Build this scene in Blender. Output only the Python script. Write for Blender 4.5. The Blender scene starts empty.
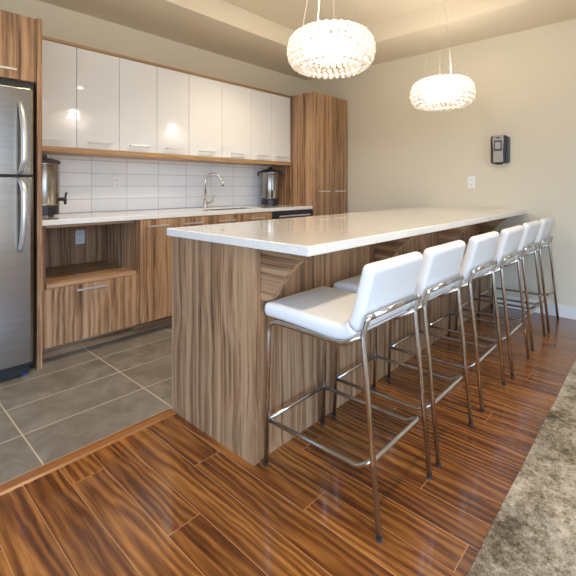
import bpy, bmesh, math, random
from mathutils import Vector, Matrix
random.seed(7)
S = bpy.context.scene
C = S.collection
PI = math.pi

# ------------------------------------------------------------------ materials
class N:
    """small node-tree builder"""
    def __init__(s, name):
        s.m = bpy.data.materials.new(name); s.m.use_nodes = True
        s.t = s.m.node_tree; s.n = s.t.nodes; s.l = s.t.links
        s.bsdf = s.n['Principled BSDF']
    def node(s, typ, ins=None, **kw):
        nd = s.n.new(typ)
        for k, v in kw.items(): setattr(nd, k, v)
        for k, v in (ins or {}).items(): s.put(nd.inputs[k], v)
        return nd
    def put(s, sock, v):
        if hasattr(v, 'is_output') or isinstance(v, bpy.types.NodeSocket): s.l.new(v, sock)
        else: sock.default_value = v
    def math(s, op, a, b=0.0, c=0.0, clamp=False):
        nd = s.n.new('ShaderNodeMath'); nd.operation = op; nd.use_clamp = clamp
        s.put(nd.inputs[0], a); s.put(nd.inputs[1], b); s.put(nd.inputs[2], c)
        return nd.outputs[0]
    def xyz(s, v):
        nd = s.node('ShaderNodeSeparateXYZ', {0: v}); return nd.outputs
    def comb(s, x, y, z):
        return s.node('ShaderNodeCombineXYZ', {0: x, 1: y, 2: z}).outputs[0]
    def coord(s, kind='Object'):
        return s.n.new('ShaderNodeTexCoord').outputs[kind]
    def geo(s):
        return s.n.new('ShaderNodeNewGeometry').outputs['Position']
    def noise(s, v, scale=1.0, detail=2.0, rough=.5, dist=0.0):
        return s.node('ShaderNodeTexNoise', {'Vector': v, 'Scale': scale, 'Detail': detail, 'Roughness': rough, 'Distortion': dist}).outputs[0]
    def white(s, v):
        return s.node('ShaderNodeTexWhiteNoise', {'Vector': v}, noise_dimensions='3D').outputs['Value']
    def ramp(s, f, stops):
        nd = s.node('ShaderNodeValToRGB', {0: f}); cr = nd.color_ramp
        while len(cr.elements) < len(stops): cr.elements.new(.5)
        for e, (p, c) in zip(cr.elements, stops):
            e.position = p; e.color = (c[0], c[1], c[2], 1)
        return nd.outputs[0]
    def mix(s, f, a, b, mode='MIX'):
        nd = s.node('ShaderNodeMix', data_type='RGBA', blend_type=mode)
        s.put(nd.inputs[0], f)
        s.put(nd.inputs[6], a if not isinstance(a, tuple) else (*a[:3], 1))
        s.put(nd.inputs[7], b if not isinstance(b, tuple) else (*b[:3], 1))
        return nd.outputs[2]
    def bump(s, h, strength=.2, dist=.01):
        nd = s.node('ShaderNodeBump', {'Height': h, 'Strength': strength, 'Distance': dist})
        s.l.new(nd.outputs[0], s.bsdf.inputs['Normal'])
    def set(s, **kw):
        names = {'col': 'Base Color', 'rough': 'Roughness', 'metal': 'Metallic', 'spec': 'Specular IOR Level', 'coat': 'Coat Weight',
                 'coatr': 'Coat Roughness', 'trans': 'Transmission Weight', 'ior': 'IOR', 'em': 'Emission Color', 'ems': 'Emission Strength', 'alpha': 'Alpha'}
        for k, v in kw.items():
            if isinstance(v, tuple) and len(v) == 3: v = (*v, 1)
            s.put(s.bsdf.inputs[names[k]], v)
        return s.m

def plain(name, col, rough=.5, metal=0.0, var=.04, vscale=6.0, **kw):
    """solid colour with a faint procedural mottling"""
    n = N(name)
    f = n.noise(n.coord(), vscale, 3)
    a = tuple(max(0, c*(1-var)) for c in col); b = tuple(min(1, c*(1+var)) for c in col)
    n.set(col=n.mix(f, a, b), rough=rough, metal=metal, **kw)
    return n.m

def wood(name, axis='z', light=(.50,.29,.155), mid=(.31,.165,.08), dark=(.115,.055,.028), rough=.38, strips=.085):
    n = N(name)
    p = n.xyz(n.coord())
    rnd = n.n.new('ShaderNodeObjectInfo').outputs['Random']
    off = n.math('MULTIPLY', rnd, 37.0)
    ax = {'x': 0, 'y': 1, 'z': 2}[axis]
    along = p[ax]
    o = [p[i] for i in range(3) if i != ax]
    # wavy displacement of the grain across the board
    wob = n.noise(n.comb(n.math('MULTIPLY', o[0], 3.0), n.math('ADD', n.math('MULTIPLY', o[1], 3.0), off), n.math('MULTIPLY', along, 1.6)), 1.0, 2.0)
    wob = n.math('MULTIPLY', n.math('SUBTRACT', wob, .5), .06)
    a = n.math('ADD', o[0], wob); b = n.math('ADD', o[1], wob)
    g1 = n.noise(n.comb(n.math('MULTIPLY', a, 33.0), n.math('ADD', n.math('MULTIPLY', b, 33.0), off), n.math('MULTIPLY', along, .55)), 1.0, 4.0, .6)
    g2 = n.noise(n.comb(n.math('MULTIPLY', a, 105.0), n.math('ADD', n.math('MULTIPLY', b, 105.0), off), n.math('MULTIPLY', along, 2.4)), 1.0, 3.0, .6)
    # veneer leaves: tone steps across the board
    sidx = n.math('FLOOR', n.math('DIVIDE', n.math('ADD', n.math('ADD', o[0], o[1]), off), strips))
    st = n.white(n.comb(sidx, 3.0, 1.0))
    f = n.math('ADD', n.math('MULTIPLY', g1, .72), n.math('MULTIPLY', g2, .28))
    f = n.math('ADD', f, n.math('MULTIPLY', n.math('SUBTRACT', st, .5), .055))
    col = n.ramp(f, [(.345, dark), (.455, mid), (.565, light), (.74, tuple(min(1, c*1.22) for c in light))])
    n.set(col=col, rough=rough)
    return n.m

M = {}
WL, WM, WD = (.44,.262,.14), (.265,.14,.067), (.082,.041,.021)
M['wood_v'] = wood('walnut_laminate_vertical', 'z', WL, WM, WD)
M['wood_x'] = wood('walnut_laminate_lengthwise', 'x', WL, WM, WD)
M['wood_y'] = wood('walnut_laminate_crosswise', 'y', WL, WM, WD)
M['wood_rail'] = wood('oak_edge_rail', 'x', (.45,.27,.13), (.33,.19,.09), (.2,.11,.05), strips=3.0)
M['gloss_white'] = plain('gloss_white_lacquer', (.72,.72,.72), .06, var=.01, coat=1.0, coatr=.04)
M['carcass'] = plain('white_cabinet_carcass', (.6,.58,.55), .5)
M['wall'] = plain('warm_beige_wall_paint', (.695,.63,.49), .45, var=.015, vscale=2)
M['ceil'] = plain('cream_ceiling_paint', (.73,.64,.49), .6, var=.015, vscale=2)
M['base'] = plain('white_trim_paint', (.78,.77,.74), .35, var=.01)
M['chrome'] = plain('polished_chrome', (.66,.65,.63), .2, 1.0, var=.02)
M['satin'] = plain('satin_nickel', (.72,.71,.70), .28, .65, var=.03)
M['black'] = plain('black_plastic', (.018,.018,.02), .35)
M['dgrey'] = plain('dark_grey_plastic', (.075,.08,.085), .35)
M['white_pl'] = plain('white_plastic', (.82,.82,.82), .35, var=.01)
M['slot'] = plain('dark_slot', (.05,.05,.05), .6)
M['leather'] = plain('white_leatherette', (.80,.80,.79), .38, var=.012, vscale=40)
M['rubber'] = plain('black_rubber', (.02,.02,.02), .7)
M['white_rod'] = plain('white_enamel', (.85,.83,.80), .3)

def mk_steel():
    n = N('brushed_stainless_steel')
    p = n.xyz(n.coord())
    g = n.noise(n.comb(n.math('MULTIPLY', p[0], 4), n.math('MULTIPLY', p[1], 4), n.math('MULTIPLY', p[2], 60)), 1.0, 3)
    n.set(col=n.ramp(g, [(.3, (.34,.31,.275)), (.7, (.38,.35,.31))]), metal=1.0, rough=n.math('ADD', n.math('MULTIPLY', g, .04), .22))
    return n.m
M['steel'] = mk_steel()

def mk_quartz():
    n = N('speckled_cream_quartz')
    v = n.coord()
    f = n.noise(v, 170, 3, .7)
    g = n.noise(v, 5, 3)
    c = n.ramp(f, [(.30, (.70,.665,.60)), (.45, (.79,.77,.725)), (.62, (.83,.815,.775))])
    n.set(col=n.mix(n.math('MULTIPLY', g, .12), c, (.66,.60,.50)), rough=.09, coat=.6, coatr=.04)
    return n.m
M['quartz'] = mk_quartz()

def mk_subway():
    n = N('white_ceramic_wall_tile')
    p = n.xyz(n.geo())
    x = n.math('DIVIDE', n.math('SUBTRACT', p[0], 1.425), .313)
    z = n.math('DIVIDE', n.math('SUBTRACT', p[2], .937), .11)
    fx = n.math('FRACT', n.math('ADD', x, 10)); fz = n.math('FRACT', n.math('ADD', z, 10))
    ex = n.math('MINIMUM', fx, n.math('SUBTRACT', 1, fx)); ez = n.math('MINIMUM', fz, n.math('SUBTRACT', 1, fz))
    d = n.math('MINIMUM', n.math('MULTIPLY', ex, .313), n.math('MULTIPLY', ez, .11))
    g = n.math('LESS_THAN', d, .0022)
    r = n.white(n.comb(n.math('FLOOR', x), n.math('FLOOR', z), 0.5))
    tile = n.mix(r, (.86,.87,.89), (.81,.82,.84))
    n.set(col=n.mix(g, tile, (.46,.45,.43)), rough=n.math('ADD', n.math('MULTIPLY', g, .5), .14))
    n.bump(n.math('SMOOTH_MIN', d, .005, .003), .5, .4)
    return n.m
M['subway'] = mk_subway()

def mk_floor_tile():
    n = N('grey_slate_floor_tile')
    pos = n.geo(); p = n.xyz(pos)
    x = n.math('DIVIDE', n.math('SUBTRACT', p[0], .557), .60)
    y = n.math('DIVIDE', n.math('SUBTRACT', p[1], 2.185), .30)
    fx = n.math('FRACT', n.math('ADD', x, 20)); fy = n.math('FRACT', n.math('ADD', y, 20))
    ex = n.math('MINIMUM', fx, n.math('SUBTRACT', 1, fx)); ey = n.math('MINIMUM', fy, n.math('SUBTRACT', 1, fy))
    d = n.math('MINIMUM', n.math('MULTIPLY', ex, .60), n.math('MULTIPLY', ey, .30))
    g = n.math('LESS_THAN', d, .0032)
    r = n.white(n.comb(n.math('FLOOR', x), n.math('FLOOR', y), 0.5))
    off = n.node('ShaderNodeVectorMath', {0: pos, 1: n.comb(n.math('MULTIPLY', r, 9), 0.0, r)}, operation='ADD').outputs[0]
    f = n.noise(off, 7, 6, .65, .6)
    t = n.ramp(f, [(.3, (.115,.100,.080)), (.5, (.165,.145,.118)), (.7, (.235,.212,.178))])
    t = n.mix(n.math('MULTIPLY', r, .25), t, (.20,.175,.14))
    n.set(col=n.mix(g, t, (.47,.39,.29)), rough=n.math('ADD', n.math('MULTIPLY', f, .2), .28))
    n.bump(f, .15, .01)
    return n.m
M['ftile'] = mk_floor_tile()

def mk_planks():
    n = N('glossy_walnut_floor_planks')
    p = n.xyz(n.geo()); W = .1275; L = 1.18
    xi = n.math('DIVIDE', n.math('SUBTRACT', p[0], .465), W)
    row = n.math('FLOOR', xi)
    yi = n.math('DIVIDE', n.math('ADD', n.math('SUBTRACT', p[1], 1.68), n.math('ADD', n.math('MULTIPLY', n.math('SUBTRACT', row, 1.0), .48), n.math('MULTIPLY', n.math('LESS_THAN', row, -.5), .4))), L)
    seg = n.math('FLOOR', yi)
    fx = n.math('FRACT', n.math('ADD', xi, 50)); fy = n.math('FRACT', n.math('ADD', yi, 50))
    ex = n.math('MULTIPLY', n.math('MINIMUM', fx, n.math('SUBTRACT', 1, fx)), W)
    ey = n.math('MULTIPLY', n.math('MINIMUM', fy, n.math('SUBTRACT', 1, fy)), L)
    d = n.math('MINIMUM', ex, ey)
    seam = n.math('LESS_THAN', d, .0013)
    id1 = n.white(n.comb(row, seg, 1.0)); id2 = n.white(n.comb(row, seg, 5.0)); id3 = n.white(n.comb(row, seg, 9.0))
    # cathedral figure: stretched rings about an axis that wanders across each plank
    lx = n.math('SUBTRACT', fx, n.math('ADD', .15, n.math('MULTIPLY', id2, .7)))
    ly = n.math('MULTIPLY', n.math('SUBTRACT', fy, id3), L)
    wv = n.comb(n.math('MULTIPLY', p[0], 7.0), n.math('ADD', n.math('MULTIPLY', p[1], 1.5), n.math('MULTIPLY', id1, 40)), id2)
    wn = n.noise(wv, 1.0, 3.0, .55)
    cx = n.math('ADD', n.math('MULTIPLY', lx, .58), n.math('MULTIPLY', n.math('SUBTRACT', wn, .5), .42))
    r = n.math('SQRT', n.math('ADD', n.math('MULTIPLY', cx, cx), n.math('MULTIPLY', n.math('MULTIPLY', ly, ly), .055)))
    ring = n.math('MULTIPLY', n.math('ADD', n.math('SINE', n.math('MULTIPLY', n.math('ADD', r, n.math('MULTIPLY', wn, .12)), 50.0)), 1), .5)
    broad = n.noise(n.comb(n.math('MULTIPLY', p[0], 24.0), n.math('ADD', n.math('MULTIPLY', p[1], 1.6), n.math('MULTIPLY', id1, 17)), id3), 1.0, 4.0, .6)
    fine = n.noise(n.comb(n.math('MULTIPLY', p[0], 170.0), n.math('MULTIPLY', p[1], 6.0), id1), 1.0, 3.0, .6)
    f = n.math('ADD', n.math('ADD', n.math('MULTIPLY', ring, .20), n.math('MULTIPLY', broad, .62)), n.math("MULTIPLY", fine, .36))
    f = n.math('ADD', f, n.math('MULTIPLY', n.math('SUBTRACT', id1, .5), .10))
    col = n.ramp(f, [(.32, (.042,.011,.003)), (.49, (.105,.030,.006)), (.63, (.195,.070,.014)), (.84, (.39,.165,.038))])
    col = n.mix(seam, col, (.42,.20,.08))
    n.set(col=col, rough=n.math('ADD', n.math('MULTIPLY', fine, .10), .20), coat=.5, coatr=.10)
    n.bump(n.math('SMOOTH_MIN', d, .003, .002), .25, .3)
    return n.m
M['planks'] = mk_planks()
M['strip'] = wood('walnut_transition_strip', 'x', (.27,.105,.03), (.20,.075,.02), (.13,.045,.012), rough=.22, strips=5)

def mk_rug():
    n = N('distressed_taupe_rug_pile')
    v = n.geo()
    a = n.noise(v, 3.2, 7, .78, .4); b = n.noise(v, 42, 5, .8); c = n.noise(v, 190, 2)
    f = n.math('ADD', n.math('ADD', n.math('MULTIPLY', a, .60), n.math('MULTIPLY', b, .30)), n.math('MULTIPLY', c, .12))
    col = n.ramp(f, [(.42, (.07,.055,.036)), (.48, (.19,.155,.105)), (.525, (.33,.285,.215)), (.60, (.52,.46,.37))])
    vv = n.node('ShaderNodeTexVoronoi', {'Vector': v, 'Scale': 24.0}).outputs['Distance']
    fleck = n.math('MULTIPLY', n.math('LESS_THAN', vv, .2), n.math('GREATER_THAN', a, .5))
    n.set(col=n.mix(n.math('MULTIPLY', fleck, .55), col, (.10,.08,.055)), rough=.95, spec=.1)
    n.bump(n.math('ADD', b, c), .6, .01)
    return n.m
M['rug'] = mk_rug()

def mk_bead():
    n = N('clear_bead_resin')
    n.set(col=(.96,.90,.82), rough=.06, trans=.7, ior=1.4, spec=.5)
    # translucent share, lit from within by the lamp
    tr = n.node('ShaderNodeBsdfTranslucent', {'Color': (.98,.93,.86,1)})
    mx = n.node('ShaderNodeMixShader', {0: .16})
    n.l.new(n.bsdf.outputs[0], mx.inputs[1]); n.l.new(tr.outputs[0], mx.inputs[2])
    n.l.new(mx.outputs[0], n.n['Material Output'].inputs[0])
    return n.m
M['bead'] = mk_bead()
def emis(name, col, st):
    n = N(name); n.set(col=(.9,.9,.9), em=col, ems=st); return n.m
M['glow'] = emis('lit_opal_diffuser', (1.0,.95,.95), 4.6)
M['led'] = emis('lit_downlight_lens', (1.0,.84,.64), 30.0)
n = N('window_glass'); n.set(col=(.95,.97,1), rough=.0, trans=1.0, ior=1.02, spec=.2); M['glass'] = n.m
M['blue'] = plain('blue_film', (.03,.12,.45), .4)

# ------------------------------------------------------------------ geometry helpers
ORG = {}
def finish(o):
    C.objects.link(o)
def root(name, loc, label, cat, group=None, rotz=0):
    o = bpy.data.objects.new(name, None); finish(o)
    o.empty_display_size = .1
    o.location = loc; o.rotation_euler = (0, 0, rotz)
    ORG[o.name] = Vector(loc)
    o['label'] = label; o['category'] = cat
    if group: o['group'] = group
    return o
def P(name, bm, mat, parent=None, smooth=False, bevel=0, seg=2, sub=0, autosm=None):
    """link one bmesh (given in world coordinates) as one object"""
    org = Vector((0, 0, 0))
    if parent is not None: org = ORG[parent.name]
    bmesh.ops.recalc_face_normals(bm, faces=bm.faces)
    me = bpy.data.meshes.new(name)
    if org.length: bmesh.ops.translate(bm, verts=bm.verts, vec=-org)
    bm.to_mesh(me); bm.free()
    o = bpy.data.objects.new(name, me); finish(o)
    if mat: me.materials.append(M[mat] if isinstance(mat, str) else mat)
    if parent is not None: o.parent = parent
    ORG[o.name] = org
    if bevel:
        md = o.modifiers.new('bevel', 'BEVEL'); md.width = bevel; md.segments = seg; md.limit_method = 'ANGLE'; md.angle_limit = math.radians(40)
        md.harden_normals = False
    if sub:
        md = o.modifiers.new('sub', 'SUBSURF'); md.levels = sub; md.render_levels = sub
    if smooth:
        for f in me.polygons: f.use_smooth = True
    return o
def T(name, bm, mat, label, cat, group=None, base=None, **kw):
    """a thing that is one mesh; origin moved to its base"""
    if base is None:
        vs = [v.co for v in bm.verts]
        base = Vector(((min(v.x for v in vs)+max(v.x for v in vs))/2, (min(v.y for v in vs)+max(v.y for v in vs))/2, min(v.z for v in vs)))
    bmesh.ops.translate(bm, verts=bm.verts, vec=-Vector(base))
    o = P(name, bm, mat, None, **kw)
    o.location = base; ORG[o.name] = Vector(base)
    o['label'] = label; o['category'] = cat
    if group: o['group'] = group
    return o
def ST(name, bm, mat, parent=None, **kw):
    o = P(name, bm, mat, parent, **kw)
    if parent is None: o['kind'] = 'structure'
    return o
def box(x0, x1, y0, y1, z0, z1, bm=None):
    bm = bm or bmesh.new()
    v = [bm.verts.new((x, y, z)) for z in (z0, z1) for y in (y0, y1) for x in (x0, x1)]
    for f in ((0,2,3,1),(4,5,7,6),(0,1,5,4),(2,6,7,3),(0,4,6,2),(1,3,7,5)): bm.faces.new([v[i] for i in f])
    return bm
def rounded(path, rad, steps=6):
    """round the corners of a polyline; rad: number or list"""
    out = [Vector(path[0])]
    for i in range(1, len(path)-1):
        a, b, c = Vector(path[i-1]), Vector(path[i]), Vector(path[i+1])
        r = rad[i] if isinstance(rad, (list, tuple)) else rad
        if r <= 0: out.append(b); continue
        u = (a-b).normalized(); w = (c-b).normalized()
        ang = u.angle(w)
        if ang > 3.1: out.append(b); continue
        d = min(r/math.tan(ang/2), (a-b).length*.49, (c-b).length*.49)
        p0 = b+u*d; p1 = b+w*d
        for k in range(steps+1):
            t = k/steps
            out.append(p0*(1-t)**2 + b*2*t*(1-t) + p1*t*t)
    out.append(Vector(path[-1]))
    return out
def tube(path, r, bm=None, seg=10, closed=False):
    bm = bm or bmesh.new()
    P_ = [Vector(p) for p in path]; n = len(P_); rings = []
    rr = r if isinstance(r, (list, tuple)) else [r]*n
    up = None
    for i in range(n):
        if closed: t = P_[(i+1) % n]-P_[i-1]
        else: t = P_[min(i+1, n-1)]-P_[max(i-1, 0)]
        t.normalize()
        if up is None:
            up = Vector((0, 0, 1)) if abs(t.z) < .9 else Vector((0, 1, 0))
        a = up - t*up.dot(t)
        if a.length < 1e-5: a = t.orthogonal()
        a.normalize(); up = a; b = t.cross(a)
        rings.append([bm.verts.new(P_[i] + (a*math.cos(2*PI*k/seg)+b*math.sin(2*PI*k/seg))*rr[i]) for k in range(seg)])
    m = n if closed else n-1
    for i in range(m):
        A, B = rings[i], rings[(i+1) % n]
        for k in range(seg): bm.faces.new((A[k], A[(k+1) % seg], B[(k+1) % seg], B[k]))
    if not closed:
        bm.faces.new(rings[0]); bm.faces.new(rings[-1][::-1])
    return bm
def lathe(prof, c, seg=32, bm=None, a0=0, cap=True):
    bm = bm or bmesh.new(); rings = []
    for r, z in prof:
        rings.append([bm.verts.new((c[0]+r*math.cos(2*PI*k/seg+a0), c[1]+r*math.sin(2*PI*k/seg+a0), c[2]+z)) for k in range(seg)])
    for A, B in zip(rings, rings[1:]):
        for k in range(seg): bm.faces.new((A[k], A[(k+1) % seg], B[(k+1) % seg], B[k]))
    if cap:
        bm.faces.new(rings[0]); bm.faces.new(rings[-1])
    return bm
def prism(pts, axis, a, b, bm=None):
    """extrude a 2-D outline along an axis: pts in the other two axes"""
    bm = bm or bmesh.new()
    def mk(p, t):
        return {'x': (t, p[0], p[1]), 'y': (p[0], t, p[1]), 'z': (p[0], p[1], t)}[axis]
    A = [bm.verts.new(mk(p, a)) for p in pts]; B = [bm.verts.new(mk(p, b)) for p in pts]
    n = len(pts)
    bm.faces.new(A); bm.faces.new(B[::-1])
    for i in range(n): bm.faces.new((A[i], B[i], B[(i+1) % n], A[(i+1) % n]))
    return bm
def rrect(x0, x1, y0, y1, r, s=5):
    out = []
    for cx, cy, a in ((x1-r, y1-r, 0), (x0+r, y1-r, PI/2), (x0+r, y0+r, PI), (x1-r, y0+r, 1.5*PI)):
        for k in range(s+1):
            t = a+PI/2*k/s; out.append((cx+r*math.cos(t), cy+r*math.sin(t)))
    return out
def bar_handle(parent, x0, x1, yf, z, name='handle'):
    """thin flat bar pull on two posts in front of a door face at y=yf (facing -Y)"""
    bm = box(x0, x1, yf-.032, yf-.024, z-.0065, z+.0065)
    for x in (x0+.012, x1-.012): box(x-.005, x+.005, yf-.026, yf+.0005, z-.004, z+.004, bm)
    return P(name, bm, 'satin', parent, bevel=.0015)

# ------------------------------------------------------------------ setting
XR, YB, YF, XL = 4.29, 3.60, -3.0, -2.2
ZC, ZT = 2.61, 2.80
# wood floor and tile floor
def slab(x0, x1, y0, y1, z0=-.12, z1=0.0): return box(x0, x1, y0, y1, z0, z1)
ST('floor', slab(XL-.1, XR+.1, YF-.1, 1.83), 'planks')
ST('floor', slab(XL-.1, XR+.1, 1.83, YB+.1), 'ftile')
bm = prism([(1.815, 0), (1.825, .006), (1.85, .0085), (1.875, .006), (1.885, 0)], 'x', XL, 1.134)
ST('trim_1', bm, 'strip')
ST('wall_back', box(XL-.1, XR+.1, YB, YB+.12, 0, 2.95), 'wall')
ST('wall_right', box(XR, XR+.12, YF, YB, 0, 2.95), 'wall')
# ceiling: low soffit with a raised tray
TX0, TX1, TY0, TY1 = -1.2, 3.63, .72, 2.865
def ceil_mesh():
    bm = bmesh.new()
    xs = [XL-.1, TX0, TX1, XR+.1]; ys = [YF-.1, TY0, TY1, YB+.1]
    for i in range(3):
        for j in range(3):
            if i == 1 and j == 1: continue
            box(xs[i], xs[i+1], ys[j], ys[j+1], ZC, 2.98, bm)
    box(TX0, TX1, TY0, TY1, ZT, 2.98, bm)
    bmesh.ops.remove_doubles(bm, verts=bm.verts, dist=1e-5)
    # drop internal faces
    seen = {}
    for f in list(bm.faces):
        k = tuple(sorted(v.index for v in f.verts))
    bm.verts.index_update()
    for f in bm.faces: seen.setdefault(tuple(sorted(v.index for v in f.verts)), []).append(f)
    dead = [f for fs in seen.values() if len(fs) > 1 for f in fs]
    bmesh.ops.delete(bm, geom=dead, context='FACES')
    return bm
ST('ceiling', ceil_mesh(), 'ceil')

def wall_with_windows(name, axis, pos, thick, a0, a1, wins, mat='wall', H=2.95):
    """wall plane perpendicular to axis with rectangular openings (a_lo,a_hi,z_lo,z_hi)"""
    bm = bmesh.new()
    cuts = sorted(wins)
    def bx(p0, p1, z0, z1):
        if p1-p0 < 1e-4 or z1-z0 < 1e-4: return
        if axis == 'y': box(p0, p1, pos-thick, pos, z0, z1, bm)
        else: box(pos-thick, pos, p0, p1, z0, z1, bm)
    c = a0
    for (lo, hi, z0, z1) in cuts:
        bx(c, lo, 0, H); bx(lo, hi, 0, z0); bx(lo, hi, z1, H); c = hi
    bx(c, a1, 0, H)
    return ST(name, bm, mat)
fw = [(-2.0, -.25, .15, 2.4), (.05, 1.6, .15, 2.4)]
lw = [(-2.4, -.9, .25, 2.35), (-.3, 1.3, .25, 2.35)]
wall_with_windows('wall_front', 'y', YF, .12, XL-.1, XR+.1, fw)
wall_with_windows('wall_left', 'x', XL, .12, YF, YB, lw)
k = 1
for (lst, ax) in ((fw, 'y'), (lw, 'x')):
    for (lo, hi, z0, z1) in lst:
        bm = bmesh.new(); w = .05; mid = (lo+hi)/2
        for (p0, p1, q0, q1) in ((lo, hi, z0, z0+w), (lo, hi, z1-w, z1), (lo, lo+w, z0+w, z1-w), (hi-w, hi, z0+w, z1-w), (mid-w/2, mid+w/2, z0+w, z1-w)):
            if ax == 'y': box(p0, p1, YF-.09, YF-.03, q0, q1, bm)
            else: box(XL-.09, XL-.03, p0, p1, q0, q1, bm)
        o = ST('window_%d' % k, bm, 'base'); k += 1
        # daylight portal so Cycles samples the sky through the opening
        L = bpy.data.lights.new('portal', 'AREA'); L.shape = 'RECTANGLE'; L.size = hi-lo; L.size_y = z1-z0
        L.cycles.is_portal = True
        lo_ = bpy.data.objects.new('daylight_portal', L); C.objects.link(lo_)
        if ax == 'y': lo_.location = (mid, YF-.14, (z0+z1)/2); lo_.rotation_euler = (PI/2, 0, 0); lo_.rotation_euler = Vector((0, 1, 0)).to_track_quat('-Z', 'Y').to_euler()
        else: lo_.location = (XL-.14, mid, (z0+z1)/2); lo_.rotation_euler = Vector((1, 0, 0)).to_track_quat('-Z', 'Y').to_euler()
# baseboards
def board(x0, x1, y0, y1, name): ST(name, box(x0, x1, y0, y1, 0.0, .11), 'base', bevel=.004)
board(XR-.016, XR, YF, 1.2395, 'baseboard_right')
board(XR-.016, XR, 1.862, 2.93, 'baseboard_right')
board(XL, XR-.02, YF, YF+.016, 'baseboard_front')
board(XL, XL+.016, YF+.02, YB, 'baseboard_left')

# ------------------------------------------------------------------ refrigerator run
t = root('refrigerator', (.405, 3.2, 0), 'stainless steel top-freezer refrigerator at the left end of the kitchen run', 'refrigerator')
fx0, fx1, fy = .02, .784, 2.83
P('cabinet', box(fx0+.005, fx1-.005, fy+.075, 3.55, .03, 1.735), 'dgrey', t, bevel=.005)
def fr_door(name, z0, z1):
    pts = [(fx0, fy+.07), (fx0, fy+.02), (fx0+.006, fy+.007), (fx0+.02, fy)]
    pts += [(fx1-.02, fy), (fx1-.006, fy+.007), (fx1, fy+.02), (fx1, fy+.07)]
    return P(name, prism(pts, 'z', z0, z1), 'steel', t, bevel=.004)
d1 = fr_door('freezer_door', 1.222, 1.745)
d2 = fr_door('refrigerator_door', .085, 1.208)
def arc_handle(par, z0, z1, bow_end):
    x = .705; path = []; rr = []
    n_ = 14
    for i in range(n_+1):
        s = i/n_; z = z0+(z1-z0)*s
        e_ = s if bow_end else 1-s          # 0 at the far end, 1 at the end next to the door gap
        q = math.sin(PI/2*min(1, e_/.55))**.7*(1 if e_ < .8 else 1-.9*((e_-.8)/.2)**2)
        path.append((x+.010*q, fy-.004-.060*q, z)); rr.append(.012+.005*q)
    bm = tube(path, rr, seg=10)
    P('handle', bm, 'satin', par, smooth=True)
arc_handle(d1, 1.235, 1.655, 0); arc_handle(d2, .765, 1.195, 1)
P('top_gap_shadow', box(fx0+.005, fx1+.02, fy+.085, fy+.13, 1.736, 1.80), 'black', t)  # black box standing in for the deep shadow above the refrigerator
P('side_gap_shadow', box(fx1-.004, fx1+.024, fy+.10, 3.5, .03, 1.735), 'black', t)  # black box added to darken the gap beside the end panel
P('kick_grille', box(fx0+.02, fx1-.02, fy+.03, fy+.07, .012, .075), 'black', t)
P('foot', lathe([(.018, 0), (.018, .03)], (.75, fy+.06, 0), 12), 'blue', t)

T('side_panel', box(.817, .846, 2.893, YB-.002, 0, 2.212), 'wood_v', 'tall walnut end panel right of the refrigerator', 'cabinet panel', bevel=.0015)
T('side_panel', box(-.06, -.028, 2.893, YB-.002, 0, 2.212), 'wood_v', 'tall walnut end panel on the outer side of the refrigerator', 'cabinet panel', bevel=.0015)
t = root('overhead_cabinet', (.404, 3.2, 1.805), 'walnut cabinet above the refrigerator with silver bar handle', 'cabinet')
P('cabinet_body', box(-.028, .817, 2.916, YB-.002, 1.805, 2.212), 'wood_v', t)
for a, b, hx in ((-.024, .403, .1), (.407, .815, .512)):
    d = P('door', box(a, b, 2.896, 2.914, 1.807, 2.205), 'wood_v', t, bevel=.0015)
    bar_handle(d, hx, hx+.19, 2.896, 1.858)

# ------------------------------------------------------------------ wall cabinets
UB = [.85, 1.193, 1.523, 1.861, 2.190, 2.580, 2.975, 3.283, 3.607]
UF = 3.28
ulabels = ['pair of glossy white wall cabinets nearest the refrigerator, above the left coffee urn',
           'glossy white two-door wall cabinet, second from the refrigerator',
           'glossy white two-door wall cabinet above the faucet, third from the refrigerator',
           'glossy white two-door wall cabinet against the tall walnut pantry']
for i in range(4):
    a, m, b = UB[2*i], UB[2*i+1], UB[2*i+2]
    t = root('wall_cabinet', ((a+b)/2, 3.44, 1.45), ulabels[i], 'wall cabinet', 'glossy white wall cabinets')
    P('cabinet_body', box(a+.001, b-.001, UF+.02, YB-.002, 1.45, 2.213), 'carcass', t)
    for (p, q) in ((a, m), (m, b)):
        d = P('door', box(p+.0018, q-.0018, UF, UF+.0185, 1.448, 2.211), 'gloss_white', t, bevel=.001)
        c = (p+q)/2; hw = .088 if q-p > .31 else .08
        bar_handle(d, c-hw, c+hw, UF, 1.495)
T('valance_strip', box(.847, 3.609, UF-.004, YB-.002, 1.408, 1.4475), 'wood_rail', 'thin wood strip running under the glossy white wall cabinets', 'cabinet trim', bevel=.001)
T('top_strip', box(.847, 3.609, UF-.004, YB-.002, 2.2135, 2.238), 'wood_rail', 'thin wood strip running along the tops of the glossy white wall cabinets', 'cabinet trim', bevel=.001)

# backsplash
ST('trim_2', box(.847, 3.61, YB-.008, YB, .936, 1.4075), 'subway')

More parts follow.
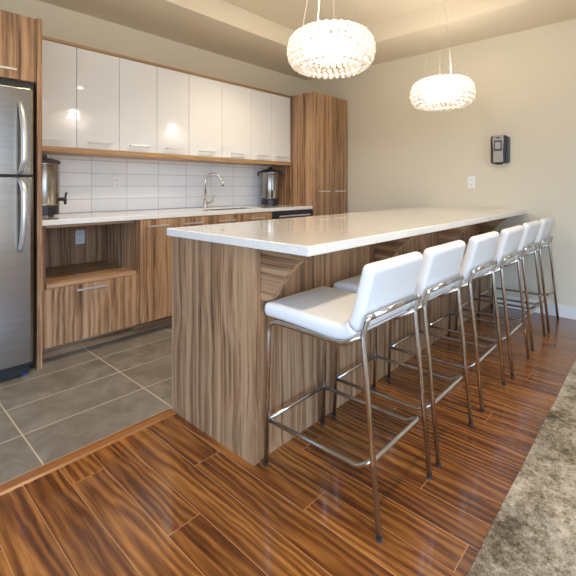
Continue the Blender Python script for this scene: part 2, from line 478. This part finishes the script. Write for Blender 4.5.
# ------------------------------------------------------------------ base cabinets
BF = 2.955      # door faces
t = root('base_cabinet', (1.196, 3.27, 0), 'walnut base cabinet with open niche and one wide drawer beside the refrigerator panel', 'base cabinet')
bm = box(.847, .885, BF+.004, 3.585, .10, .898)
box(1.498, 1.524, BF+.001, 3.585, .10, .898, bm)
box(.885, 1.498, 3.57, 3.585, .10, .898, bm)
P('cabinet_body', bm, 'wood_v', t)
P('shelf', box(.8855, 1.4975, BF-.012, 3.569, .485, .515), 'wood_x', t, bevel=.0015)
P('top_rail', box(.8855, 1.4975, BF+.03, 3.569, .878, .8975), 'wood_x', t)
P('toe_kick', box(.847, 1.524, 3.045, 3.06, 0.0, .0995), 'wood_x', t)
d = P('drawer', box(.849, 1.5225, BF-.018, BF, .104, .483), 'wood_v', t, bevel=.0015)
bar_handle(d, 1.062, 1.266, BF-.018, .451)
blabels = ['walnut two-door base cabinet between the open niche and the sink', 'walnut two-door base cabinet under the sink, left of the dishwasher']
BB = [1.525, 1.861, 2.190, 2.575, 2.955]
for i in range(2):
    a, m, b = BB[2*i:2*i+3]
    t = root('base_cabinet', ((a+b)/2, 3.27, 0), blabels[i], 'base cabinet')
    P('cabinet_body', box(a+.001, b-.001, BF+.001, 3.585, .10, .69), 'wood_v', t)
    P('front_rail', box(a+.001, b-.001, BF+.001, BF+.02, .69, .897), 'wood_v', t)
    P('toe_kick', box(a+.001, b-.001, 3.045, 3.06, 0.0, .0995), 'wood_x', t)
    for p, q in ((a, m), (m, b)):
        d = P('door', box(p+.0018, q-.0018, BF-.018, BF, .104, .893), 'wood_v', t, bevel=.0015)
        c = (p+q)/2; bar_handle(d, c-.12, c+.065, BF-.018, .845)
t = root('dishwasher', (3.29, 3.27, 0), 'black-fronted dishwasher under the counter beside the walnut pantry', 'dishwasher')
P('tub', box(2.962, 3.605, BF+.005, 3.585, .10, .89), 'dgrey', t)
P('door', box(2.962, 3.605, BF-.02, BF+.004, .104, .80), 'dgrey', t, bevel=.004)
P('control_panel', box(2.962, 3.605, BF-.024, BF+.004, .803, .888), 'black', t, bevel=.004)
P('handle', box(3.05, 3.54, BF-.045, BF-.022, .835, .85), 'satin', t, bevel=.004)
P('toe_kick', box(2.962, 3.605, 3.03, 3.05, 0.0, .0995), 'black', t)

# kitchen countertop with a sink cut-out
CF = 2.94
SX0, SX1, SY0, SY1 = 2.28, 2.90, 3.03, 3.37
def ring_slab(x0, x1, y0, y1, hx0, hx1, hy0, hy1, z0, z1):
    bm = bmesh.new(); xs = [x0, hx0, hx1, x1]; ys = [y0, hy0, hy1, y1]
    for i in range(3):
        for j in range(3):
            if i == 1 and j == 1: continue
            box(xs[i], xs[i+1], ys[j], ys[j+1], z0, z1, bm)
    bmesh.ops.remove_doubles(bm, verts=bm.verts, dist=1e-5)
    bm.verts.index_update(); seen = {}
    for f in bm.faces: seen.setdefault(tuple(sorted(v.index for v in f.verts)), []).append(f)
    bmesh.ops.delete(bm, geom=[f for fs in seen.values() if len(fs) > 1 for f in fs], context='FACES')
    return bm
T('kitchen_countertop', ring_slab(.847, 3.6095, CF, YB-.009, SX0, SX1, SY0, SY1, .899, .935), 'quartz', 'cream quartz countertop along the tiled back wall', 'countertop', bevel=.003)
t = root('sink', ((SX0+SX1)/2, 3.2, .70), 'stainless sink set into the back countertop in front of the faucet', 'sink')
bm = bmesh.new()
pi_ = rrect(SX0+.004, SX1-.004, SY0+.004, SY1-.004, .04); pb = rrect(SX0+.03, SX1-.03, SY0+.03, SY1-.03, .05)
r0 = [bm.verts.new((x, y, .925)) for x, y in pi_]; r1 = [bm.verts.new((x, y, .735)) for x, y in pb]
n_ = len(r0)
for i in range(n_): bm.faces.new((r0[i], r0[(i+1) % n_], r1[(i+1) % n_], r1[i]))
bm.faces.new(r1)
bo = P('basin', bm, 'steel', t, smooth=False)
md = bo.modifiers.new('wall', 'SOLIDIFY'); md.thickness = .0015
P('drain', lathe([(.035, 0), (.035, .003), (.02, .003)], (2.59, 3.2, .7365), 20), 'chrome', t)

t = root('faucet', (2.49, 3.44, .935), 'chrome gooseneck kitchen faucet standing behind the sink', 'faucet')
fxx, fyy = 2.49, 3.44
P('base', lathe([(.028, 0), (.028, .008), (.022, .014), (.021, .075), (.016, .085)], (fxx, fyy, .9352), 24), 'chrome', t, smooth=True, bevel=.002)
dx, dy = .62, -.78   # spout swings out over the basin
path = [(fxx, fyy, 1.015), (fxx, fyy, 1.20)]
R_ = .085
for i in range(1, 15):
    a = PI*.93*i/14
    rr = R_*(1-math.cos(a)); path.append((fxx+dx*rr, fyy+dy*rr, 1.20+R_*math.sin(a)))
e = path[-1]
path.append((e[0]+dx*.008, e[1]+dy*.008, e[2]-.03))
P('spout', tube(path, .0115, seg=12), 'chrome', t, smooth=True)
P('spray_head', tube([(e[0]+dx*.006, e[1]+dy*.006, e[2]-.015), (e[0]+dx*.014, e[1]+dy*.014, e[2]-.06)], [.0135, .015], seg=12), 'chrome', t, smooth=True)
P('lever_handle', tube([(fxx+.015, fyy-.008, .985), (fxx+.048, fyy-.026, .99), (fxx+.062, fyy-.034, 1.0), (fxx+.085, fyy-.044, 1.07)], [.012, .012, .008, .006], seg=10), 'chrome', t, smooth=True)

# ------------------------------------------------------------------ pantry (tall cabinet)
t = root('pantry_cabinet', (3.965, 3.27, 0), 'tall walnut pantry cabinet in the corner, right of the back counter', 'cabinet')
P('cabinet_body', box(3.612, 4.272, 2.935, YB-.002, .10, 2.238), 'wood_v', t)
P('filler_strip', box(3.6105, 3.6135, 2.935, 3.085, .10, 2.238), 'wood_v', t)
P('toe_kick', box(3.62, 4.272, 3.03, YB-.01, 0, .0995), 'wood_x', t)
for a, b, h0, h1 in ((3.611, 3.938, 3.67, 3.875), (3.942, 4.270, 3.985, 4.19)):
    d = P('door', box(a, b, 2.915, 2.9345, .104, 2.234), 'wood_v', t, bevel=.0015)
    bar_handle(d, h0, h1, 2.915, 1.1)

# ------------------------------------------------------------------ coffee urns
def urn(cx, cy, ang, label, glass=True):
    t = root('coffee_urn', (cx, cy, .935), label, 'coffee urn', 'stainless coffee urns on the back counter')
    z = .9352; r = .107
    ca, sa = math.cos(ang), math.sin(ang)
    fb = bmesh.new()
    for k in range(4):
        a = ang+PI/4+k*PI/2; lathe([(.012, 0), (.012, .014)], (cx+.075*math.cos(a), cy+.075*math.sin(a), z), 10, fb)
    lathe([(r*.93, .012), (r*.98, .016), (r*.98, .075), (r*.94, .08)], (cx, cy, z), 32, fb)
    P('base', fb, 'black', t, bevel=.002)
    P('body', lathe([(r, .081), (r*1.02, .085), (r*1.02, .092), (r, .096), (r, .375), (r*1.02, .38), (r*1.02, .388)], (cx, cy, z), 36), 'steel', t, smooth=True, bevel=.002)
    P('lid', lathe([(r*1.06, .388), (r*1.08, .398), (r*1.0, .41), (r*.5, .424), (.028, .427), (.026, .446), (.018, .452)], (cx, cy, z), 32), 'black', t, smooth=True, bevel=.001)
    for s in (-1, 1):
        px, py = -sa*s, ca*s
        hb = tube(rounded([(cx+px*r*.98, cy+py*r*.98, z+.392), (cx+px*(r+.035), cy+py*(r+.035), z+.388), (cx+px*(r+.038), cy+py*(r+.038), z+.345)], .02), .009, seg=8)
        P('side_handle', hb, 'black', t, smooth=True)
    sp = tube([(cx+ca*r*.98, cy+sa*r*.98, z+.125), (cx+ca*(r+.045), cy+sa*(r+.045), z+.125)], .013, seg=10)
    tube([(cx+ca*(r+.035), cy+sa*(r+.035), z+.130), (cx+ca*(r+.038), cy+sa*(r+.038), z+.085)], [.012, .009], sp, 10)
    tube([(cx+ca*(r+.036), cy+sa*(r+.036), z+.13), (cx+ca*(r+.045), cy+sa*(r+.045), z+.175)], [.006, .010], sp, 8)
    P('spigot', sp, 'black', t, smooth=True)
    if not glass: return
    gb = tube([(cx+ca*(r+.008), cy+sa*(r+.008), z+.15), (cx+ca*(r+.008), cy+sa*(r+.008), z+.33)], .005, seg=8)
    P('sight_glass', gb, 'dgrey', t, smooth=True)
urn(.978, 3.33, math.radians(-25), 'stainless coffee urn on the counter beside the refrigerator panel, partly hidden', False)
urn(3.40, 3.41, math.radians(-127), 'stainless coffee urn with black lid in the far counter corner, beside the pantry')

# ------------------------------------------------------------------ island
IX0, IY0, IY1 = 1.14, 1.24, 1.862
t = root('island', (2.7, 1.55, 0), 'long walnut island base with curved brackets under its overhang', 'kitchen island')
P('end_panel', box(IX0, IX0+.038, IY0, IY1, 0, .899), 'wood_v', t, bevel=.001)
P('island_body', box(IX0+.0385, XR-.001, IY0+.008, IY1-.004, 0, .899), 'wood_v', t)
def bracket(x):
    c = [(IY0+.0078, .899), (1.0, .899), (.997, .882), (1.02, .868), (1.055, .842), (1.09, .806), (1.122, .766), (1.15, .728), (1.172, .70), (1.19, .684), (1.21, .678), (IY0+.0078, .676)]
    P('bracket', prism(c, 'x', x, x+.035), 'wood_y', t, bevel=.001)
for x in (1.18, 2.107, 3.03, 3.955): bracket(x)
T('island_countertop', box(1.118, XR-.001, .93, 1.878, .9005, .9385), 'quartz', 'long thick cream quartz top on the walnut island', 'countertop', bevel=.004, seg=3)

# ------------------------------------------------------------------ stools
def sweep_pad(path, hw, ht, r, seg=5, ends=(True, True)):
    """upholstered slab: rounded-rectangle section swept in the YZ plane, ends rounded off"""
    bm = bmesh.new(); n = len(path); rings = []
    pts = [Vector((0, p[0], p[1])) for p in path]
    def section(c, tang, hts, inset):
        nrm = Vector((0, -tang.z, tang.y))
        out = []
        rr = max(min(r, hts*.95), .001)
        w = hw-inset
        for cx, cy, a in ((w-rr, hts-rr, 0), (-w+rr, hts-rr, PI/2), (-w+rr, -hts+rr, PI), (w-rr, -hts+rr, 1.5*PI)):
            for k in range(seg+1):
                t_ = a+PI/2*k/seg
                out.append(c+Vector((1, 0, 0))*(cx+rr*math.cos(t_)) + nrm*(cy+rr*math.sin(t_)))
        return [bm.verts.new(v) for v in out]
    hts = ht if isinstance(ht, (list, tuple)) else [ht]*n
    t0 = (pts[1]-pts[0]).normalized(); t1 = (pts[-1]-pts[-2]).normalized()
    K = 5
    # quarter-round profile: at distance d from the tip the section is inset by r-sqrt(r^2-(r-d)^2)
    def endsecs(tip, inward, tang, h):
        o_ = []
        for k in range(K):
            a = PI/2*k/K
            d = r*(1-math.cos(a)); ins = r*(1-math.sin(a))
            o_.append((tip+inward*d, tang, h-ins, ins))
        return o_
    A = endsecs(pts[0], t0, t0, hts[0]) if ends[0] else []
    B = endsecs(pts[-1], -t1, t1, hts[-1]) if ends[1] else []
    inner = []
    for i in range(n):
        tg = (pts[min(i+1, n-1)]-pts[max(i-1, 0)]).normalized()
        c = pts[i]
        if i == 0 and ends[0]: c = pts[0]+t0*r
        if i == n-1 and ends[1]: c = pts[-1]-t1*r
        inner.append((c, tg, hts[i], 0))
    for s in A+inner+B[::-1]: rings.append(section(*s))
    m = len(rings[0])
    for p, q in zip(rings, rings[1:]):
        for k in range(m): bm.faces.new((p[k], p[(k+1) % m], q[(k+1) % m], q[k]))
    bm.faces.new(rings[0]); bm.faces.new(rings[-1])
    return bm

OY = .94            # local y = world Y - OY
def make_stool(label):
    t = root('bar_stool', (0, 0, 0), label, 'bar stool', 'white bar stools along the island')
    # seat and backrest: one continuous bent shell, two upholstered parts
    seatp = [(.282, .643), (.25, .645), (.18, .646), (.10, .643), (.0, .639), (-.05, .637), (-.088, .638)]
    arc = []
    c = Vector((-.088, .638+.085))
    for i in range(1, 8):
        a = i/8*math.radians(80)
        arc.append((c.x-.085*math.sin(a), c.y-.085*math.cos(a)))
    endb = arc[-1]
    tang = Vector((-math.cos(math.radians(75)), math.sin(math.radians(75))))
    b1 = (-.221, .890)
    backp = []
    for i in range(1, 8):
        s = i/7; backp.append((endb[0]+(b1[0]-endb[0])*s, endb[1]+(b1[1]-endb[1])*s))
    # split behind the bend
    sp = seatp+arc[:4]
    hs = [.031]*len(sp)
    seat_path = seatp+arc+backp[:1]
    full = seatp+arc+backp
    hts = [.030]*len(seatp)+[.0295-.0006*i for i in range(len(arc))]+[.0245]*len(backp)
    k = len(seatp)+4
    # seat: front edge to the bend
    bm1 = sweep_pad(full[:k+1], .200, hts[:k+1], .022, ends=(True, False))
    P('seat', bm1, 'leather', t, smooth=True)
    bm2 = sweep_pad(full[k:], .200, hts[k:], .022, ends=(False, True))
    P('backrest', bm2, 'leather', t, smooth=True)
    # chrome frame
    xs = .192
    for s in (-1, 1):
        f = rounded([(s*xs, .270, .012), (s*(xs-.001), .252, .603), (s*xs, .10, .6035), (s*xs, -.11, .600), (s*xs, -.199, .650)], [0, .055, .3, .08, 0], 8)
        P('leg', tube(f, .0098), 'chrome', t, smooth=True)
        b = rounded([(s*(xs+.002), -.26, .012), (s*(xs+.003), -.198, .652), (s*(xs+.003), -.2185, .714), (s*(xs-.03), -.2205, .7145)], [0, .03, .012, 0], 6)
        P('leg', tube(b, .0098), 'chrome', t, smooth=True)
        fb = lathe([(.0105, 0), (.0105, .0125)], (s*xs, .270, 0), 12)
        P('foot_cap', fb, 'rubber', t)
        fb = lathe([(.0105, 0), (.0105, .0125)], (s*(xs+.002), -.26, 0), 12)
        P('foot_cap', fb, 'rubber', t)
    P('back_bar', tube([(-xs+.03, -.2205, .7145), (xs-.03, -.2205, .7145)], .0098), 'chrome', t, smooth=True)
    ring = rounded([(-xs+.004, .262, .19), (-xs+.008, -.17, .195), (-xs+.012, -.2255, .232), (xs-.012, -.2255, .232), (xs-.008, -.17, .195), (xs-.004, .262, .19)], [0, .05, .03, .03, .05, 0], 8)
    P('footrest', tube(ring, .0088), 'chrome', t, smooth=True)
    P('front_rung', tube([(-xs+.004, .2625, .19), (xs-.004, .2625, .19)], .0085), 'chrome', t, smooth=True)
    return t
def copy_tree(o, parent=None):
    c = o.copy(); C.objects.link(c)
    if parent is not None: c.parent = parent
    for ch in list(o.children): copy_tree(ch, c)
    return c
slabels = ['white bar stool nearest the camera, in front of the island end panel corner',
           'white bar stool second nearest the camera, just behind the nearest stool',
           'white bar stool third from the camera along the island',
           'white bar stool fourth from the camera, third from the far wall',
           'white bar stool second from the far wall',
           'white bar stool farthest away, beside the beige far wall and baseboard']
st0 = make_stool(slabels[0])
for i, (x, y, a) in enumerate([(1.372, OY, 0), (1.852, OY+.002, .0), (2.40, OY, .0), (2.92, OY-.012, .0), (3.465, OY-.005, 0), (3.995, OY-.008, 0)]):
    o = st0 if i == 0 else copy_tree(st0)
    o.location = (x, y, 0); o.rotation_euler = (0, 0, a); o['label'] = slabels[i]

# ------------------------------------------------------------------ pendant lamps
def bead_mesh(r, sub=2):
    bm = bmesh.new(); bmesh.ops.create_icosphere(bm, subdivisions=sub, radius=r)
    me = bpy.data.meshes.new('bead'); bm.to_mesh(me); bm.free()
    for f in me.polygons: f.use_smooth = True
    me.materials.append(M['bead']); return me
BR = .0168
bead_me = bead_mesh(BR)
A_, C_ = .232, .097
def bead_spots():
    out = []
    # superelliptic shell, rows from lower rim to upper rim
    # equal arc-length steps along the profile
    prof = []
    for i in range(201):
        a = math.radians(-72+144*i/200)
        cs, sn = math.cos(a), math.sin(a)
        prof.append((.135+(A_-.135)*abs(cs)**.75, C_*math.copysign(abs(sn)**.95, sn)))
    acc = [0]
    for p, q in zip(prof, prof[1:]): acc.append(acc[-1]+math.hypot(q[0]-p[0], q[1]-p[1]))
    rows = round(acc[-1]/(2*BR*.93))
    for i in range(rows+1):
        s = acc[-1]*i/rows
        j = min(range(201), key=lambda k: abs(acc[k]-s)); r, z = prof[j]
        n_ = int(2*PI*r/(2*BR*1.09))
        for k in range(n_):
            a = 2*PI*(k+.5*(i % 2))/n_
            out.append((r*math.cos(a), r*math.sin(a), z))
    return out
def pendant(loc, label, sg):
    x, y, z = loc
    t = root('pendant_lamp', (x, y, z), label, 'pendant lamp', 'beaded pendant lamps over the island')
    sp = bead_spots()
    cam = Vector((0, 0, 1.15))-Vector(loc)
    sp.sort(key=lambda p: -(Vector(p).normalized().dot(cam.normalized())))
    sh = P('shade', None_bm(), None, t)
    me0 = rest_mesh(sp[100:])
    sh.data = me0
    sh['kind'] = 'stuff'; sh.name = 'bead_cluster'
    for p in sp[:100]:
        o = bpy.data.objects.new('bead', bead_me); C.objects.link(o); o.parent = t; o.location = p
    # inner opal diffuser
    prof = []
    for i in range(13):
        a = -PI/2+PI*i/12
        prof.append((max(.002, .148*abs(math.cos(a))**.7), .050*math.sin(a)))
    P('diffuser', lathe(prof, loc, 40), 'glow', t, smooth=True)
    wires = bmesh.new()
    for zz, rr in ((-.088, .172), (.088, .172)):
        tube([(x+rr*math.cos(2*PI*k/40), y+rr*math.sin(2*PI*k/40), z+zz) for k in range(40)], .0025, wires, 6, closed=True)
    for k in range(3):
        a = 2*PI*k/3+.5
        tube([(x, y, z+.050), (x+.172*math.cos(a), y+.172*math.sin(a), z+.088)], .0025, wires, 6)
    P('wire_frame', wires, 'chrome', t, smooth=True)
    for k in range(3):
        a = 2*PI*k/3+.5
        P('suspension_cable', tube([(x+.172*math.cos(a), y+.172*math.sin(a), z+.088), (x+.03*math.cos(a), y+.03*math.sin(a), ZT-.02)], .0011, seg=6), 'satin', t)
    for dz, e in ((.085, 9.0),):
        L = bpy.data.lights.new('bulb', 'POINT'); L.energy = e; L.color = (1, .90, .80); L.shadow_soft_size = .07
        lo_ = bpy.data.objects.new('bulb', L); C.objects.link(lo_); lo_.parent = t; lo_.location = (0, 0, dz)
    # power cord rising through a white sleeve
    ax, ay = .068*sg, -.074*sg
    P('cord_sleeve', tube([(x+ax, y+ay, z+.075), (x+ax*.72, y+ay*.72, z+.175)], .0042, seg=8), 'white_rod', t, smooth=True)
    P('power_cord', tube([(x+ax*.72, y+ay*.72, z+.175), (x+ax*.6, y+ay*.6, z+.38), (x, y, ZT-.02)], .002, seg=6), 'white_rod' if sg < 0 else 'satin', t, smooth=True)
    P('canopy', lathe([(.06, -.026), (.06, -.004), (.058, 0)], (x, y, ZT-.0005), 28), 'white_rod', t, smooth=False)
    return t
def None_bm():
    bm = bmesh.new(); return bm
def rest_mesh(pts):
    src = bmesh.new(); bmesh.ops.create_icosphere(src, subdivisions=2, radius=BR)
    sv = [v.co.copy() for v in src.verts]; sf = [[v.index for v in f.verts] for f in src.faces]; src.free()
    vs, fs = [], []
    for p in pts:
        o = len(vs); vs += [tuple(v+Vector(p)) for v in sv]; fs += [[i+o for i in f] for f in sf]
    me = bpy.data.meshes.new('beads'); me.from_pydata(vs, [], fs)
    for f in me.polygons: f.use_smooth = True
    me.materials.append(M['bead']); return me
pendant((1.85, 1.375, 1.912), 'beaded glass pendant lamp hanging nearest, over the near half of the island', -1)
pendant((3.23, 1.30, 1.895), 'beaded glass pendant lamp hanging farther back, in front of the far wall', 1)

# ------------------------------------------------------------------ downlights
def downlight(x, y, label, zc=ZC, pw=26):
    t = root('recessed_light', (x, y, zc), label, 'ceiling light', 'recessed ceiling lights')
    P('trim_ring', lathe([(.062, .004), (.062, -.0035), (.056, -.006), (.046, -.002)], (x, y, zc), 28, cap=False), 'base', t, smooth=True)
    P('lens', lathe([(.047, -.0022), (.047, -.0008)], (x, y, zc), 28), 'led', t)
    L = bpy.data.lights.new('downlight_beam', 'SPOT'); L.energy = pw; L.color = (1, .82, .60)
    L.spot_size = math.radians(125); L.spot_blend = .8; L.shadow_soft_size = .045
    lo_ = bpy.data.objects.new('downlight_beam', L); C.objects.link(lo_)
    lo_.parent = t; lo_.location = (0, 0, -.012)
for x, y, lb, zz, pw in ((2.35, .25, 'round recessed ceiling light over the stools side, mirrored in the wall cabinets', ZC, 60),
                 (2.35, -1.36, 'round recessed ceiling light behind the camera, nearest the front windows', ZC, 60),
                 (.55, .25, 'unseen recessed fill light, added above the camera position', ZC, 60),  # this and the entries below are guessed lights, added to brighten the room
                 (.55, -1.36, 'unseen recessed fill light, added behind and left of the camera', ZC, 60),
                 (1.05, 1.95, 'unseen recessed fill light, added in the tray above the tile floor by the refrigerator', ZT, 62),
                 (2.55, 2.40, 'unseen recessed fill light, added in the tray above the sink aisle', ZT, 95)):
    downlight(x, y, lb, zz, pw)

# ------------------------------------------------------------------ wall fittings
def plate(name, axis, c, label, cat, kind):
    """cover plate; axis 'y' on the back wall plane (facing -Y), 'x' on the right wall (facing -X)"""
    cx, cy, cz = c
    t = root(name, (cx, cy, cz-.057), label, cat)
    def bx(u0, u1, z0, z1, d0, d1, bm=None):
        if axis == 'y': return box(cx+u0, cx+u1, cy-d1, cy-d0, cz+z0, cz+z1, bm)
        return box(cx-d1, cx-d0, cy+u0, cy+u1, cz+z0, cz+z1, bm)
    P('cover_plate', bx(-.036, .036, -.058, .058, .0, .006), 'white_pl', t, bevel=.0025)
    if kind == 'outlet':
        for s in (-1, 1):
            f = P('receptacle', bx(-.017, .017, s*.024-.014, s*.024+.014, .006, .008), 'white_pl', t, bevel=.003)
            sb = bx(-.009, -.006, s*.024-.005, s*.024+.006, .0078, .0085); bx(.006, .009, s*.024-.005, s*.024+.005, .0078, .0085, sb)
            P('slot', sb, 'slot', f)
    else:
        P('toggle', bx(-.005, .005, -.008, .012, .006, .016), 'white_pl', t, bevel=.002)
    return t
plate('wall_outlet', 'y', (1.641, YB-.0085, 1.186), 'white outlet on the tiled backsplash under the wall cabinets', 'outlet', 'outlet')
plate('wall_outlet', 'y', (1.324, 3.5695, .735), 'white outlet inside the open walnut niche', 'outlet', 'outlet')
plate('wall_outlet', 'x', (XR-.0005, 1.425, 1.198), 'white outlet on the beige far wall above the island top', 'outlet', 'outlet')

# soap / sanitizer dispenser on the far wall
t = root('soap_dispenser', (XR, 1.152, 1.372), 'grey and black soap dispenser mounted on the beige far wall', 'dispenser')
yc = 1.152
bp = prism(rrect(yc-.082, yc+.082, 1.375, 1.632, .022), 'x', XR-.045, XR-.001)
P('back_shell', bp, 'dgrey', t, bevel=.006, seg=3)
bp = prism([(yc-.064+.006*0, 1.640), (yc+.064, 1.640), (yc+.070, 1.60), (yc+.064, 1.50), (yc+.058, 1.40), (yc+.05, 1.378), (yc-.05, 1.378), (yc-.058, 1.40), (yc-.064, 1.50), (yc-.070, 1.60)], 'x', XR-.088, XR-.044)
P('side_band', bp, 'black', t, bevel=.01, seg=3)
face = prism([(yc-.044, 1.640), (yc+.046, 1.640), (yc+.050, 1.60), (yc+.042, 1.51), (yc+.044, 1.385), (yc-.044, 1.385), (yc-.042, 1.51), (yc-.050, 1.60)], 'x', XR-.098, XR-.08)
P('front_cover', face, plain('warm_grey_plastic', (.40,.37,.33), .35), t, bevel=.005, seg=3)
P('window', prism(rrect(yc-.034, yc+.034, 1.49, 1.592, .006), 'x', XR-.1, XR-.0975), 'dgrey', t)
P('refill_bag', box(XR-.1015, XR-.0995, yc-.022, yc+.024, 1.512, 1.575), plain('pale_soap_refill', (.42,.44,.46), .3), t, bevel=.001)
P('logo_plate', box(XR-.0995, XR-.0978, yc-.022, yc+.022, 1.612, 1.623), 'dgrey', t)
P('nozzle', box(XR-.085, XR-.035, yc-.03, yc+.03, 1.366, 1.38), 'black', t, bevel=.004)

# ------------------------------------------------------------------ rug
bm = bmesh.new()
rx0, rx1, ry0, ry1 = -.9, 3.95, -2.2, .425
nx, ny = 120, 4
def edge(x): return ry1+.0012*math.sin(x*9)
vs = []
outline = [(rx0+(rx1-rx0)*i/nx, edge(rx0+(rx1-rx0)*i/nx)) for i in range(nx+1)]
pts = [(rx0, ry0), (rx1, ry0)] + outline[::-1]
bm = prism(pts, 'z', .0005, .012)
T('area_rug', bm, 'rug', 'distressed taupe and grey area rug on the walnut floor', 'rug', bevel=.003)

# ------------------------------------------------------------------ world, camera
w = bpy.data.worlds.new('World'); S.world = w; w.use_nodes = True
nt = w.node_tree; bg = nt.nodes['Background']
tc = nt.nodes.new('ShaderNodeTexCoord'); sep = nt.nodes.new('ShaderNodeSeparateXYZ'); nt.links.new(tc.outputs['Generated'], sep.inputs[0])
rp = nt.nodes.new('ShaderNodeValToRGB'); nt.links.new(sep.outputs[2], rp.inputs[0])
rp.color_ramp.elements[0].position = 0.0; rp.color_ramp.elements[0].color = (.36,.38,.40,1)
rp.color_ramp.elements[1].position = .12; rp.color_ramp.elements[1].color = (.38,.63,1.0,1)
nt.links.new(rp.outputs[0], bg.inputs[0]); bg.inputs[1].default_value = 7.2

cam = bpy.data.cameras.new('camera'); co = bpy.data.objects.new('camera', cam); C.objects.link(co)
cam.sensor_width = 36; cam.sensor_fit = 'HORIZONTAL'; cam.lens = 36*407.6/576
cam.shift_y = -(288-187)/576
ang = math.atan2(663-288, 407.6)
co.location = (0, 0, 1.15); co.rotation_euler = (PI/2, 0, -(PI/2-ang))
cam.clip_start = .02
S.camera = co
S.view_settings.view_transform = 'Standard'; S.view_settings.look = 'None'
S.view_settings.gamma = 1; S.view_settings.use_curve_mapping = False
S.view_settings.exposure = 0.55
